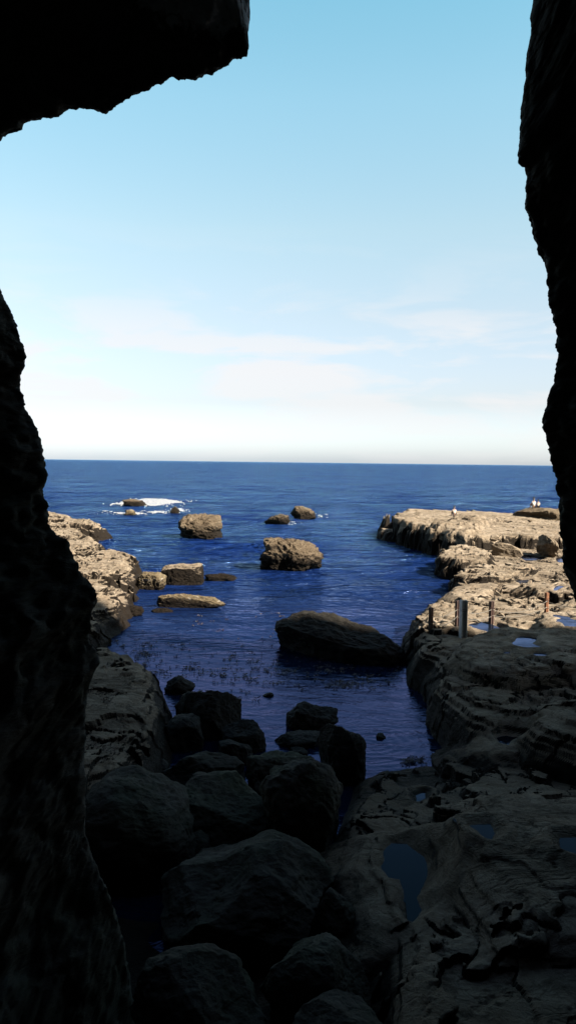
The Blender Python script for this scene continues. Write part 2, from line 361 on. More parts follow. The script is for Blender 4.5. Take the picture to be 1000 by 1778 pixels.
POOLS = [
    ([(812, 1086), (835, 1076), (870, 1092), (880, 1100), (915, 1096), (935, 1102), (925, 1112), (885, 1106), (850, 1100)], 0.92),
    ([(876, 1117), (905, 1106), (930, 1108), (928, 1118), (942, 1126), (905, 1126)], 0.92),
    ([(966, 1068), (985, 1070), (1010, 1080), (1010, 1094), (985, 1090), (972, 1082)], 0.92),
    ([(920, 1138), (938, 1134), (958, 1138), (934, 1143)], 0.95),
    ([(870, 1132), (888, 1130), (890, 1135), (872, 1136)], 0.95),
    ([(893, 1008), (920, 1006), (930, 1013), (905, 1016)], 0.62),
    ([(956, 1018), (975, 1016), (980, 1022), (960, 1026)], 0.62),
    ([(905, 968), (940, 965), (950, 971), (915, 977)], 0.62),
    ([(938, 960), (960, 954), (962, 962), (945, 967)], 0.62),
    ([(965, 970), (985, 968), (985, 980), (968, 978)], 0.62),
    ([(864, 1281), (882, 1277), (904, 1281), (888, 1289), (884, 1297), (868, 1290)], 0.85),
    ([(720, 1380), (738, 1376), (738, 1386), (722, 1392)], 0.55),
    ([(828, 1406), (845, 1404), (852, 1416), (836, 1424)], 0.72),
    ([(820, 1434), (852, 1430), (864, 1446), (856, 1458), (840, 1450)], 0.72),
    ([(974, 1454), (1010, 1452), (1010, 1484), (980, 1474)], 1.02),
    ([(664, 1480), (672, 1462), (705, 1464), (722, 1482), (740, 1502), (740, 1530), (728, 1560), (738, 1580), (716, 1600), (706, 1575), (704, 1545), (694, 1525), (676, 1522), (664, 1505)], 0.85),
]

_pl, POOLS = POOLS, []
_new = []
for _poly, _lev in _pl:                                                 # let every pool sit level with the rock round it
    for _ in range(5):
        _pp = np.array(PW(_poly, _lev)); _c = _pp.mean(axis=0); _q = np.vstack([_pp, _c + (_pp - _c) * 1.25, _c + (_pp - _c) * 0.5])
        _h = shore_height(_q[:, 0], _q[:, 1]); _lev = 0.5 * _lev + 0.5 * float(np.percentile(_h, 40))
    _new.append((_poly, _lev))
POOLS = _new
gd = np.concatenate([np.linspace(-6, 2.4, 30, endpoint=False), np.geomspace(2.4, 82, 1500)])
ga = np.arctan(np.linspace(-0.62, 0.62, 820))
GX, GY, GF = polar_grid(gd, ga)
neg = GY < 3.0
GX = np.where(neg, np.tile(np.linspace(-0.62, 0.62, 820), len(gd)) * np.maximum(3.0, GY) * 2.4, GX)
# widen the near rows so that the floor reaches both cave walls
near_w = 1 + 1.4 * (1 - sstep(3.0, 7.0, GY))
GX = np.where(neg, GX, GX * near_w)
GH = shore_height(GX, GY)
GP = np.stack([GX, GY, GH], 1)
und = 0.35 + 0.65 * sstep(12, 35, GY)
GD = 0.34 * und * fbm(GP * np.array([0.7, 0.7, 2.6]) + 5, 3); GD2 = 0.30 * und * fbm(GP * np.array([0.8, 0.8, 2.2]) + 55, 3)
keep = (GH[GF].max(axis=1) > -0.6)
GF2 = GF[keep]
used = np.unique(GF2); remap = -np.ones(len(GX), np.int64); remap[used] = np.arange(len(used))
shore = link('ground', np_mesh('ground', np.stack([GX + GD, GY + GD2, GH], 1)[used], remap[GF2]), M_SHELF)
tag(shore, kind='structure')

def ground_z(px, py):
    """height of the shore along a photo ray"""
    z = 0.8
    for _ in range(14):
        p = W(px, py, z); h = shore_height(np.array([p[0]]), np.array([p[1]]))[0]; z = 0.5 * z + 0.5 * h
    p = W(px, py, z); return p

for i, (poly, lev) in enumerate(POOLS):
    pp = PW(poly, lev); cx = sum(p[0] for p in pp) / len(pp); cy = sum(p[1] for p in pp) / len(pp)
    bm = bmesh.new()
    vs = []
    for (a, b_) in pp:
        dx, dy = a - cx, b_ - cy; L = math.hypot(dx, dy); k = (L + 0.30) / L
        vs.append(bm.verts.new((cx + dx * k, cy + dy * k, lev)))
    bm.faces.new(vs); bm.normal_update()
    if bm.faces[:][0].normal.z < 0: bmesh.ops.reverse_faces(bm, faces=bm.faces[:])
    me = bpy.data.meshes.new('tide_pool'); bm.to_mesh(me); bm.free()
    tag(link('tide_pool', me, M_POOL), kind='structure')

# ------------------------------------------------------------------ sea
wd = np.concatenate([np.geomspace(6, 260, 1100), np.geomspace(262, 45000, 120)])
wa = np.arctan(np.linspace(-0.75, 0.75, 620))
X, Y, Fc = polar_grid(wd, wa)
P3 = np.stack([X * 0.35, Y, np.zeros_like(X)], 1)
amp = sstep(20, 60, Y) * (1 - sstep(150, 250, Y))
calm = 0.10 + 0.90 * sstep(22, 55, Y)
Z = amp * (0.13 * fbm(P3 * 0.18, 3) + 0.10 * fbm(P3 * 0.6 + 5, 3)) + calm * 0.022 * fbm(P3 * 1.9 + 9, 2) * (1 - sstep(90, 150, Y))
# ring ripples where the swell works in around the rocks
for (px, py, wl, am, rad) in ((640, 1290, 0.22, 0.0035, 1.6), (430, 1075, 0.38, 0.006, 4.0), (330, 1090, 0.34, 0.005, 4.0), (700, 1040, 0.6, 0.008, 6), (285, 1205, 0.2, 0.003, 1.2)):
    c = W(px, py); r = np.hypot(X - c[0], Y - c[1])
    Z += am * np.cos(2 * np.pi * r / wl + 2 * perlin(P3 * 0.5)) * np.exp(-(r / rad) ** 2)
sea = link('sea', np_mesh('sea', np.stack([X, Y, Z], 1), Fc), M_WATER); tag(sea, kind='structure')

# ------------------------------------------------------------------ cave mouth and cliff
SX, SZ = 580.0, 803.0
LEFT = [(-420, 2300), (330, 2300), (300, 2050), (262, 1900), (238, 1800), (226, 1720), (214, 1640), (190, 1560), (163, 1500), (147, 1445), (147, 1380), (146, 1320), (149, 1290), (148, 1240), (152, 1200), (163, 1170), (171, 1150), (168, 1130), (157, 1110), (155, 1080), (160, 1060), (169, 1042), (166, 1025), (152, 1008), (138, 990), (128, 965), (118, 945), (98, 925), (86, 908), (82, 880), (76, 862), (74, 850), (80, 838), (81, 808), (74, 790), (66, 752), (56, 730), (42, 700), (33, 676), (35, 655), (41, 632), (38, 605), (32, 585), (24, 560), (14, 532), (0, 498), (-30, 440), (-60, 380)]
TOP = [(-60, 380), (-62, 300), (-30, 262), (0, 235), (15, 226), (33, 216), (38, 208), (62, 203), (85, 200), (107, 193), (120, 186), (138, 184), (160, 187), (182, 192), (194, 186), (210, 177), (235, 162), (262, 150), (285, 140), (302, 130), (316, 131), (325, 137), (338, 138), (345, 132), (366, 124), (388, 112), (405, 98), (428, 94), (432, 75), (431, 50), (435, 28), (434, 0), (438, -50), (450, -140), (520, -230), (660, -280), (800, -250), (900, -150), (925, -60)]
RIGHT = [(925, -60), (928, 0), (922, 30), (923, 60), (916, 95), (915, 125), (912, 160), (907, 195), (905, 235), (902, 262), (901, 280), (911, 290), (915, 310), (914, 350), (924, 380), (930, 410), (943, 440), (950, 475), (954, 520), (962, 555), (967, 590), (968, 622), (964, 655), (957, 685), (946, 715), (941, 742), (948, 765), (956, 800), (968, 840), (969, 880), (971, 925), (977, 960), (979, 990), (992, 1015), (1004, 1050), (1030, 1120), (1080, 1250), (1150, 1500), (1220, 1800), (1260, 2300), (1500, 2300)]
def resample(pts, step):
    out = []
    for i in range(len(pts) - 1):
        a = np.array(pts[i], float); b = np.array(pts[i + 1], float); n = max(1, int(np.linalg.norm(b - a) / step))
        for k in range(n): out.append(a + (b - a) * k / n)
    out.append(np.array(pts[-1], float)); return np.array(out)
TT = np.array([0, 0.6, 1.2, 2.0, 2.8, 3.4, 3.8, 4.0, 4.3, 4.8, 5.5, 6.3, 7.2])       # ring parameter
OO = np.array([3.2, 3.0, 2.8, 2.6, 1.6, 0.75, 0.22, 0.0, 0.10, 0.5, 1.6, 4.0, 9.0])
DY = np.array([-14., -11, -7, -4.6, -1.9, -0.7, -0.2, 0.0, 0.22, 0.6, 1.1, 1.6, 2.2])
RP = np.concatenate([np.linspace(0, 2, 14, endpoint=False), np.linspace(2, 4.6, 95, endpoint=False), np.linspace(4.6, 7.2, 26)])
HTOP, HX = 50.5, 150.0
DIST = 8.0
def cave_piece(name, pts, dist, step=3.0):
    L = resample(pts, step)
    base = np.array([at(p[0], p[1], dist) for p in L])              # lip, on the plane Y = dist
    c = at(SX, SZ, dist)
    out = base - c; out[:, 1] = 0; un = out / np.linalg.norm(out, axis=1)[:, None]
    rings = []
    for t in RP:
        o = np.interp(t, TT, OO); dy = np.interp(t, TT, DY)
        rings.append(base + un * o + np.array([0, dy, 0]))
    P = np.array(rings)                                                # rings x pts x 3
    # relief, fading to fine crags at the lip so that the outline keeps its shape
    flat = P.reshape(-1, 3)
    away = np.minimum(1, np.abs(np.repeat(np.interp(RP, TT, OO), len(L))) / 0.5)
    UN = np.tile(un, (len(RP), 1))
    n1 = fbm(flat * 0.9 + 3, 4); n2 = fbm(flat * np.array([3.5, 3.5, 2.0]) + 31, 5); n3 = fbm(flat * 8.0 + 7, 4, 0.6)
    dr = 0.30 * n1 * away + 0.08 * n2 * (0.6 + 0.2 * away) + 0.085 * n3
    flat = flat - UN * dr[:, None] - np.array([0, 1.0, 0]) * (0.12 * n2 * away + 0.03 * n3)[:, None]
    P = flat.reshape(P.shape)
    # outer rings run on into the great cliff face and its top
    rect = []
    for u in un:
        kx = HX / max(abs(u[0]), 1e-6); kz = (HTOP - 6) / max(u[2], 1e-6) if u[2] > 0 else 14 / max(-u[2], 1e-6)
        k = min(kx, kz); rect.append([c[0] + u[0] * k, 0, c[2] + u[2] * k])
    rect = np.array(rect)
    last = P[-1]; ex = []
    for w in (0.08, 0.2, 0.4, 0.65, 0.85, 1.0):
        q = last * (1 - w) + rect * w
        q[:, 1] = 10.2 - 0.30 * np.clip(q[:, 0], -45, 200) + 1.2 * fbm(q * 0.13, 3) * (1 if w < 1 else 0.4)
        q[:, 1] = q[:, 1] * min(1, w * 3) + last[:, 1] * (1 - min(1, w * 3))
        q[:, 2] += (0.7 * fbm(q * 0.25 + 5, 3)) * w * (q[:, 2] > 20)
        q[:, 2] += np.clip(-0.42 * (q[:, 0] - 61), -20, 14) * w * (rect[:, 2] > 40)
        ex.append(q)
    top = ex[-1].copy(); top[:, 1] -= 70; ex.append(top)
    P = np.concatenate([P, np.array(ex)])
    nr, nc = P.shape[:2]
    i = np.arange((nr - 1) * nc).reshape(nr - 1, nc)[:, :-1].ravel()
    Fc = np.stack([i, i + nc, i + nc + 1, i + 1], 1)
    V = P.reshape(-1, 3)
    # close the back of the cave
    bc = len(V); V = np.vstack([V, [0.3, P[0, 0, 1], 6.0]])
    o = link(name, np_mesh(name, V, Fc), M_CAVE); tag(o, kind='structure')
    bt = np.stack([np.arange(nc - 1), np.arange(1, nc), np.full(nc - 1, bc)], 1)
    return o, V, bt
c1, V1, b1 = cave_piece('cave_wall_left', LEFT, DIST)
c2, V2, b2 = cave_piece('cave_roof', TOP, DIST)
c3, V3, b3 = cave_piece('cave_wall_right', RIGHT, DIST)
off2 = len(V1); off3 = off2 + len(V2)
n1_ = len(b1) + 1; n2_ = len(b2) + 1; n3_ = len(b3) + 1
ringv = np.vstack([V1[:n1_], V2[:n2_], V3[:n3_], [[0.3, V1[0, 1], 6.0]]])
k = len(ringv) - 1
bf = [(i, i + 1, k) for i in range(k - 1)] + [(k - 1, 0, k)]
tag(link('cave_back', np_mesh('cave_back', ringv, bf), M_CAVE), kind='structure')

# added unseen cliffs either side of the cave mouth, blocking skylight to darken the foreground
def sky_block_cliff(x0, x1, y0, y1, top, slope, name='added_cliff'):
    nu, nv = 220, 90
    # plan outline (rounded box), extruded up, closed by a rough top
    th = np.linspace(0, 2 * math.pi, nu, endpoint=False)
    cx, cy, hx, hy = (x0 + x1) / 2, (y0 + y1) / 2, (x1 - x0) / 2, (y1 - y0) / 2
    c, s_ = np.cos(th), np.sin(th); k = (np.abs(c) ** 6 + np.abs(s_) ** 6) ** (-1 / 6)
    rows = []
    for v in np.linspace(0, 1, nv):
        up = min(1.0, v / 0.75); inn = max(0.0, (v - 0.75) / 0.25)
        f = 1 - inn * 0.999
        X_ = cx + c * k * hx * f; Y_ = cy + s_ * k * hy * f + slope * (X_ - cx)
        rows.append(np.stack([X_, Y_, -2 + (top + 2) * up + 0 * X_], 1))
    P = np.array(rows); fl = P.reshape(-1, 3)
    n = fbm(fl * 0.16, 3) * 1.3 + fbm(fl * np.array([0.7, 0.7, 1.4]), 5, ridge=True) * 0.35 + fbm(fl * 3, 3) * 0.08
    UN = np.tile(np.stack([c, s_, 0 * c], 1), (nv, 1)); fl = fl + UN * n[:, None]; fl[:, 2] += 0.4 * n * (fl[:, 2] > top - 3)
    i = np.arange(nv - 1)[:, None] * nu + np.arange(nu)[None]; j = np.arange(nv - 1)[:, None] * nu + (np.arange(nu)[None] + 1) % nu
    Fc = np.stack([i.ravel(), j.ravel(), (j + nu).ravel(), (i + nu).ravel()], 1)
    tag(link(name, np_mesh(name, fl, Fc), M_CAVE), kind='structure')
sky_block_cliff(8.6, 60, 2, 13.0, 13.5, -0.05)
sky_block_cliff(-60, -9.0, 2, 19.0, 17.0, 0.0)

# ------------------------------------------------------------------ boulders
_ico = {}
def ico(n):
    if n not in _ico:
        bm = bmesh.new(); bmesh.ops.create_icosphere(bm, subdivisions=n, radius=1.0)
        V = np.array([v.co[:] for v in bm.verts]); Fc = np.array([[v.index for v in f.verts] for f in bm.faces]); bm.free()
        _ico[n] = (V, Fc)
    return _ico[n]
def rock(name, label, cat, poly, zb=0.0, depth=1.0, sub=6, seed=0, mat=None, p=2.6, cuts=10, cutd=0.74, rough=1.0, group=None, ext=0.45, top=None, strata=0.0, shear=0.0, Y=None, kind=None):
    """poly: outline of what the photo shows above the ground/water, in photo pixels"""
    rs = np.random.RandomState(seed + 100)
    crag = 0.65 if mat in (M_DARK, M_TIDE_SHADE) else 1.0
    if mat is M_DARK: cutd = min(cutd, 0.73)
    pl = np.array(poly, float)
    x0, x1, y0, y1 = pl[:, 0].min(), pl[:, 0].max(), pl[:, 1].min(), pl[:, 1].max()
    cx, cy = (x0 + x1) / 2, (y0 + y1) / 2 + 0.10 * (y1 - y0)
    # outline as a radial function
    q = pl.copy(); iL = q[:, 0].argmin(); iR = q[:, 0].argmax()
    low = q[:, 1] > q[iL, 1] + (q[iR, 1] - q[iL, 1]) * (q[:, 0] - q[iL, 0]) / (q[iR, 0] - q[iL, 0]) + 0.03 * (y1 - y0)
    low[iL] = low[iR] = False
    q[low, 1] += ext * (y1 - y0)
    hw, hh = (x1 - x0) / 2, (y1 - y0) / 2
    qx = (q[:, 0] - cx) / hw; qy = -(q[:, 1] - cy) / hh
    th = np.linspace(-math.pi, math.pi, 361); Rf = np.ones(361)
    for i, t in enumerate(th):
        c, s = math.cos(t), math.sin(t); best = 0
        for j in range(len(q)):
            ax, ay = qx[j], qy[j]; bx, by = qx[(j + 1) % len(q)], qy[(j + 1) % len(q)]
            dx, dy = bx - ax, by - ay; den = c * dy - s * dx
            if abs(den) < 1e-9: continue
            r = (ax * dy - ay * dx) / den; u = (ax * s - ay * c) / den
            if r > 0 and -1e-6 <= u <= 1 + 1e-6: best = max(best, r)
        Rf[i] = best if best > 0 else 0.5
    Rf = np.convolve(np.concatenate([Rf[-6:-1], Rf, Rf[1:6]]), np.ones(5) / 5, 'same')[5:-5]
    V, Fc = ico(sub); V = V.copy()
    for _ in range(cuts):                                             # planed-off faces
        n = rs.normal(size=3); n[2] *= 0.7; n /= np.linalg.norm(n)
        if abs(n[1]) < 0.25: n[1] = 0.4 * np.sign(n[1] or 1); n /= np.linalg.norm(n)
        d = V @ n - (cutd + rs.uniform(-0.10, 0.10)); d = np.where(d > 0, d, 0); V -= d[:, None] * n * 0.92
    rad = np.hypot(V[:, 0], V[:, 2]); tt = np.arctan2(V[:, 2], V[:, 0])
    s = np.clip(rad, 0, 1)
    prof = (1 - np.clip(np.abs(V[:, 1]), 0, 1) ** p) ** (1 / p)
    k = np.interp(tt, th, Rf)
    scl = np.where(rad > 1e-6, prof / np.maximum(rad, 1e-6), 1) * np.clip(rad / np.sqrt(np.maximum(1e-9, 1 - V[:, 1] ** 2)), 0, 1)
    Q = np.stack([V[:, 0] * scl * k, V[:, 1], V[:, 2] * scl * k], 1)
    if top is not None:                                                # flatten the top
        d = Q[:, 2] - top; Q[:, 2] = np.where(d > 0, top + d * 0.25, Q[:, 2])
    # noise in unit space
    asp = np.array([hw, max(hw, hh) * 0.9, hh]) / max(hw, hh)
    B = Q * asp; sd = seed * 7.7
    nn = Q / (np.linalg.norm(Q, axis=1)[:, None] + 1e-6)
    d = 0.17 * fbm(B * 1.5 + sd, 3) + crag * (0.085 * fbm(B * 4.2 + sd, 4, ridge=True) + 0.035 * fbm(B * 11 + sd, 4))
    pit = fbm(B * 6 + sd + 50, 3); d -= 0.06 * crag ** 2 * sstep(0.18, 0.42, pit)
    if strata: d += strata * 0.06 * np.sign(np.sin(B[:, 2] * 16 + 3 * fbm(B * 1.2 + sd, 2))) * 0.6
    Q = Q + nn / asp * (d * rough)[:, None] * min(1.0, 1.3 * min(asp[0], asp[2]) + 0.25)
    # place, then fit to the outline's box
    if Y is None: Y = W(cx, y1, zb)[1]
    Yc = Y + depth / 2; dist = Yc
    sx = hw / F * dist; sz = hh / F * dist
    cpos = at(cx, cy, Yc)
    P = np.stack([cpos[0] + Q[:, 0] * sx, Yc + Q[:, 1] * depth / 2 + shear * Q[:, 0] * sx, cpos[2] + Q[:, 2] * sz], 1)
    for _ in range(6):
        vis = P[:, 2] > zb - 0.02
        if vis.sum() < 10: P[:, 2] += sz * 0.3; continue
        ax, ay = project(P[vis]); cxp, wv = (ax.min() + ax.max()) / 2, ax.max() - ax.min()
        P[:, 0] += (cx - cxp) / F * Yc; mx = (P[vis, 0].min() + P[vis, 0].max()) / 2
        P[:, 0] = mx + (P[:, 0] - mx) * np.clip((x1 - x0) / wv, 0.5, 2)
        bt = ay.max() - y1; P[:, 1] += bt / F * Yc ** 2 / 6.0 * 0.6 * (1 if abs(bt) < 60 else 0.3)
        th_ = ay.max() - ay.min(); tgt = (y1 - y0)
        zt = P[:, 2].max()
        tz = zt + (ay.min() - y0) / F * Yc
        r_ = np.clip((tz - zb) / max(0.02, zt - zb), 0.5, 2.0); P[:, 2] = zb + (P[:, 2] - zb) * r_
    org = P.mean(axis=0); org[2] = zb
    o = link(name, np_mesh(name, P - org, Fc), mat or M_SEA); o.location = org
    tag(o, label, cat, group, kind); return o

SEAG = 'rocks standing in the open sea'
def boxy(x0, y0, x1, y1, a=0.15, b=0.85, t=0.0):
    w = x1 - x0; h = y1 - y0
    return [(x0 + a * w, y0 + t * h), (x0 + 0.5 * w, y0), (x0 + b * w, y0 + 0.05 * h), (x1 - 0.04 * w, y0 + 0.35 * h), (x1, y1 - 0.2 * h), (x1 - 0.08 * w, y1), (x0 + 0.5 * w, y1), (x0 + 0.08 * w, y1), (x0, y1 - 0.25 * h), (x0 + 0.04 * w, y0 + 0.45 * h)]
rock('sea_rock', 'low brown rock awash in the widest white foam, farthest out', 'rock', [(212, 876), (214, 869), (228, 866), (240, 868), (252, 867), (258, 872), (258, 878), (235, 879)], 0, 2.2, 5, 1, group=SEAG)
rock('sea_rock', 'small pale-topped rock with a foam streak on each side', 'rock', [(215, 893), (219, 886), (228, 884), (236, 887), (238, 893), (226, 895)], 0, 1.2, 5, 2, M_BARN, group=SEAG)
rock('sea_rock', 'tiny pointed rock in foam beyond the tan block rock', 'rock', [(295, 890), (299, 883), (306, 879), (312, 885), (310, 891), (300, 892)], 0, 1.2, 5, 3, group=SEAG)
rock('sea_rock', 'tan block of rock with a notched left end, in front of the foam streaks', 'rock', [(309, 918), (312, 910), (322, 900), (326, 891), (338, 890), (360, 892), (375, 896), (386, 903), (387, 914), (382, 930), (362, 935), (340, 936), (324, 926)], 0, 3.4, 7, 4, p=3, rough=1.3, strata=0.4, group=SEAG)
rock('sea_rock', 'small low rock with white foam at its right foot', 'rock', [(459, 904), (466, 897), (476, 893), (492, 892), (502, 895), (504, 903), (490, 909), (478, 911), (464, 907)], 0, 1.8, 6, 5, rough=1.5, cuts=10, cutd=0.7, group=SEAG)
rock('sea_rock', 'peaked dark-sided rock, farthest of the middle rocks', 'rock', [(504, 892), (511, 884), (518, 879), (530, 878), (540, 883), (547, 890), (549, 898), (540, 902), (520, 898)], 0, 2.2, 6, 6, rough=1.5, cuts=10, cutd=0.7, group=SEAG)
rock('sea_rock', 'large craggy pitted rock alone in the middle of the water', 'rock', [(450, 978), (452, 962), (459, 952), (458, 938), (466, 932), (485, 932), (505, 937), (527, 939), (533, 944), (552, 951), (563, 962), (556, 973), (546, 983), (526, 992), (505, 988), (480, 985), (455, 983)], 0, 3.2, 7, 7, p=3.6, rough=1.3, strata=0.6, group=SEAG)
BARG = 'rocks off the tip of the left shore'
rock('shore_rock', 'pale barnacled rock between the left shore and the wedge block', 'rock', [(236, 1020), (238, 1002), (248, 994), (265, 993), (280, 992), (290, 1000), (290, 1016), (272, 1022), (250, 1024)], 0, 1.6, 6, 8, M_BARN, rough=1.3, group=BARG)
rock('shore_rock', 'tan wedge-shaped block with a flat sloping top off the left shore', 'rock', [(279, 990), (284, 986), (310, 982), (345, 977), (351, 982), (355, 1000), (354, 1013), (335, 1016), (300, 1016), (288, 1010)], 0, 1.8, 7, 9, M_SHELF, p=4.5, cuts=5, top=0.8, rough=0.55, group=BARG)
rock('shore_rock', 'low dark weedy rock right of the wedge block', 'rock', [(355, 1008), (356, 997), (375, 995), (395, 996), (408, 999), (412, 1004), (395, 1009), (370, 1010)], 0, 0.9, 6, 10, rough=1.2, group=BARG)
rock('shore_rock', 'long low yellowish rock lying in front of the wedge block', 'rock', [(272, 1047), (274, 1034), (290, 1030), (320, 1031), (350, 1033), (372, 1037), (392, 1046), (375, 1052), (340, 1057), (300, 1053), (278, 1050)], 0, 1.0, 7, 11, M_BARN, rough=1.1, group=BARG)
rock('shore_rock', 'thin weed-covered rock just breaking the surface', 'rock', [(262, 1062), (270, 1057), (285, 1055), (302, 1059), (298, 1063), (278, 1065)], 0, 0.5, 5, 12, group=BARG)
rock('shore_rock', 'dark seaweed-covered rock at the foot of the left shore', 'rock', [(212, 1066), (216, 1054), (232, 1050), (248, 1053), (251, 1058), (236, 1068), (220, 1072)], 0, 1.0, 6, 13, rough=1.3, group=BARG)
rock('boulder', 'huge dark whale-backed boulder lying in the shaded water', 'boulder', [(477, 1098), (480, 1086), (500, 1077), (520, 1063), (540, 1060), (575, 1063), (590, 1064), (620, 1075), (660, 1086), (682, 1102), (700, 1116), (706, 1130), (702, 1140), (670, 1152), (630, 1158), (590, 1152), (545, 1138), (510, 1124), (488, 1108)], 0, 2.6, 7, 14, M_TIDE_SHADE, p=2.5, cuts=5, rough=1.0, shear=-0.38)
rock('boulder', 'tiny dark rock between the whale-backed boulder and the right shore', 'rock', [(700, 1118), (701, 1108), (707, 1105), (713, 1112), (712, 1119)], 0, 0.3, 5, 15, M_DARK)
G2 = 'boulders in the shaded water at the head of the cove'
rock('boulder', 'small angular rock alone among floating weed near the left slab', 'rock', [(285, 1195), (292, 1186), (306, 1175), (316, 1173), (328, 1182), (340, 1190), (335, 1195), (318, 1202), (298, 1207)], 0, 0.7, 6, 16, M_TIDE_SHADE, group=G2)
rock('boulder', 'big round-topped dark boulder, rearmost of the left cluster in the water', 'boulder', [(303, 1240), (318, 1222), (345, 1207), (368, 1198), (398, 1207), (415, 1222), (420, 1248), (412, 1268), (380, 1282), (340, 1286), (310, 1270)], 0, 1.5, 7, 17, M_TIDE_SHADE, rough=0.8, group=G2)
rock('boulder', 'blunt boulder in front of the round-topped one, beside the left slab', 'boulder', [(285, 1275), (288, 1262), (305, 1245), (332, 1238), (348, 1248), (355, 1275), (345, 1295), (320, 1305), (292, 1302)], 0.05, 1.1, 6, 18, M_TIDE_SHADE, rough=0.8, group=G2)
rock('boulder', 'little dark stone wedged between the left slab and the blunt boulder', 'stone', [(282, 1258), (284, 1245), (292, 1240), (298, 1250), (296, 1262), (287, 1264)], 0, 0.3, 5, 19, M_TIDE_SHADE, group=G2)
rock('boulder', 'low boulder at the right end of the left cluster', 'boulder', [(385, 1270), (398, 1254), (420, 1248), (445, 1256), (461, 1268), (463, 1290), (450, 1306), (420, 1308), (395, 1298)], 0, 1.0, 6, 20, M_TIDE_SHADE, group=G2)
rock('boulder', 'sloping angular rock in front of the low boulder, facing right', 'boulder', [(375, 1300), (382, 1284), (400, 1283), (425, 1295), (440, 1310), (440, 1322), (415, 1322), (380, 1316)], 0.1, 0.8, 6, 21, M_TIDE_SHADE, group=G2)
rock('boulder', 'flat wet rock awash between the two boulder clusters', 'rock', [(475, 1292), (480, 1275), (500, 1267), (530, 1269), (560, 1272), (552, 1282), (525, 1290), (505, 1302), (482, 1301)], 0, 0.9, 6, 22, M_TIDE_SHADE, group=G2)
rock('boulder', 'tiny wet stone just right of the flat wet rock', 'stone', [(503, 1306), (508, 1298), (520, 1296), (535, 1302), (533, 1311), (515, 1313)], 0, 0.35, 5, 23, M_TIDE_SHADE, group=G2)
rock('boulder', 'dark flat-topped boulder, rearmost of the right pair in the water', 'boulder', [(496, 1255), (498, 1237), (512, 1220), (525, 1217), (550, 1225), (582, 1231), (588, 1245), (580, 1262), (555, 1270), (515, 1268)], 0, 1.0, 6, 24, M_TIDE_SHADE, group=G2)
rock('boulder', 'tall upright block of rock at the head of the water channel', 'boulder', [(550, 1295), (555, 1270), (572, 1258), (595, 1256), (620, 1268), (634, 1280), (636, 1318), (630, 1350), (610, 1366), (580, 1355), (555, 1330)], 0, 1.1, 7, 25, M_TIDE_SHADE, p=3.4, rough=0.8, group=G2)
rock('boulder', 'tiny reddish dark stone poking out right of the tall block', 'stone', [(652, 1278), (658, 1273), (667, 1272), (670, 1280), (668, 1285), (656, 1283)], 0, 0.25, 5, 26, M_TIDE_SHADE, group=G2)
rock('boulder', 'tiny stone breaking the surface in the middle of the weed', 'stone', [(456, 1208), (462, 1203), (470, 1202), (476, 1207), (468, 1211)], 0, 0.25, 5, 27, M_TIDE_SHADE, group=G2)
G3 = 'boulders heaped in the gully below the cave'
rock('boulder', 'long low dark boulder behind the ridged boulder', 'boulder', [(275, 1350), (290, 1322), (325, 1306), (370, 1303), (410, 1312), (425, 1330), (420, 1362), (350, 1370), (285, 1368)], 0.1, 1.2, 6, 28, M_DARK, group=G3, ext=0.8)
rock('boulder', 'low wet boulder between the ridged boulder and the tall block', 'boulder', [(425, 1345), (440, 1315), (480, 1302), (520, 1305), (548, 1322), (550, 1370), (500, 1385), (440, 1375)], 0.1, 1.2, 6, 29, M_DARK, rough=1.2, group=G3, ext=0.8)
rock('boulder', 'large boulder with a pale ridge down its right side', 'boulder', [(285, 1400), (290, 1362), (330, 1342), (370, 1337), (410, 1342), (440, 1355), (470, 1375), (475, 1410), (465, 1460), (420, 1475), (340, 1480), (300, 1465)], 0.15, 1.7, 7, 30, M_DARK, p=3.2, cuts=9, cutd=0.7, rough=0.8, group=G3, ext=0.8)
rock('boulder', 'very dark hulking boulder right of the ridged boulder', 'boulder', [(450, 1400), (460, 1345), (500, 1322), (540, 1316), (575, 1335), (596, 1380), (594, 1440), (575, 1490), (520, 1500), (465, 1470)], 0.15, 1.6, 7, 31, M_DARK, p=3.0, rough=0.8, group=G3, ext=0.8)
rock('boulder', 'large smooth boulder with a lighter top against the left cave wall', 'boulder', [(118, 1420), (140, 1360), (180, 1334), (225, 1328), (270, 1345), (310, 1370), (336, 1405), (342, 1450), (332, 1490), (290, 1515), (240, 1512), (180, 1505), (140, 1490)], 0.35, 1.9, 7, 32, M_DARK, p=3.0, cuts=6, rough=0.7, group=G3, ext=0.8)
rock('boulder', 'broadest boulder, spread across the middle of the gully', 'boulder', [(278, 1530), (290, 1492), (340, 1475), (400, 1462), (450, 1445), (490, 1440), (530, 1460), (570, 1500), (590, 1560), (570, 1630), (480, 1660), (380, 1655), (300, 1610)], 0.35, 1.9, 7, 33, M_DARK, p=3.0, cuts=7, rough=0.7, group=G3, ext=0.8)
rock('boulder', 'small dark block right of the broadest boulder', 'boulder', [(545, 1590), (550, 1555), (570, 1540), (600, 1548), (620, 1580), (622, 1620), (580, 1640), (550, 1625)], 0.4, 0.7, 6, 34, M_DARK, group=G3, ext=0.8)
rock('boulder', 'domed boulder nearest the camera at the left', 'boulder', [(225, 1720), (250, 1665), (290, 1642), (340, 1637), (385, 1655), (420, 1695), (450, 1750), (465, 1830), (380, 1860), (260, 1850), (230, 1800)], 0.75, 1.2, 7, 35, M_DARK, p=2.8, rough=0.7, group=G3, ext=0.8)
rock('boulder', 'sunken dark boulder between the two nearest boulders', 'boulder', [(450, 1690), (470, 1640), (520, 1618), (580, 1630), (630, 1680), (645, 1740), (600, 1800), (500, 1800), (460, 1760)], 0.5, 1.0, 7, 36, M_DARK, rough=0.7, group=G3, ext=0.8)
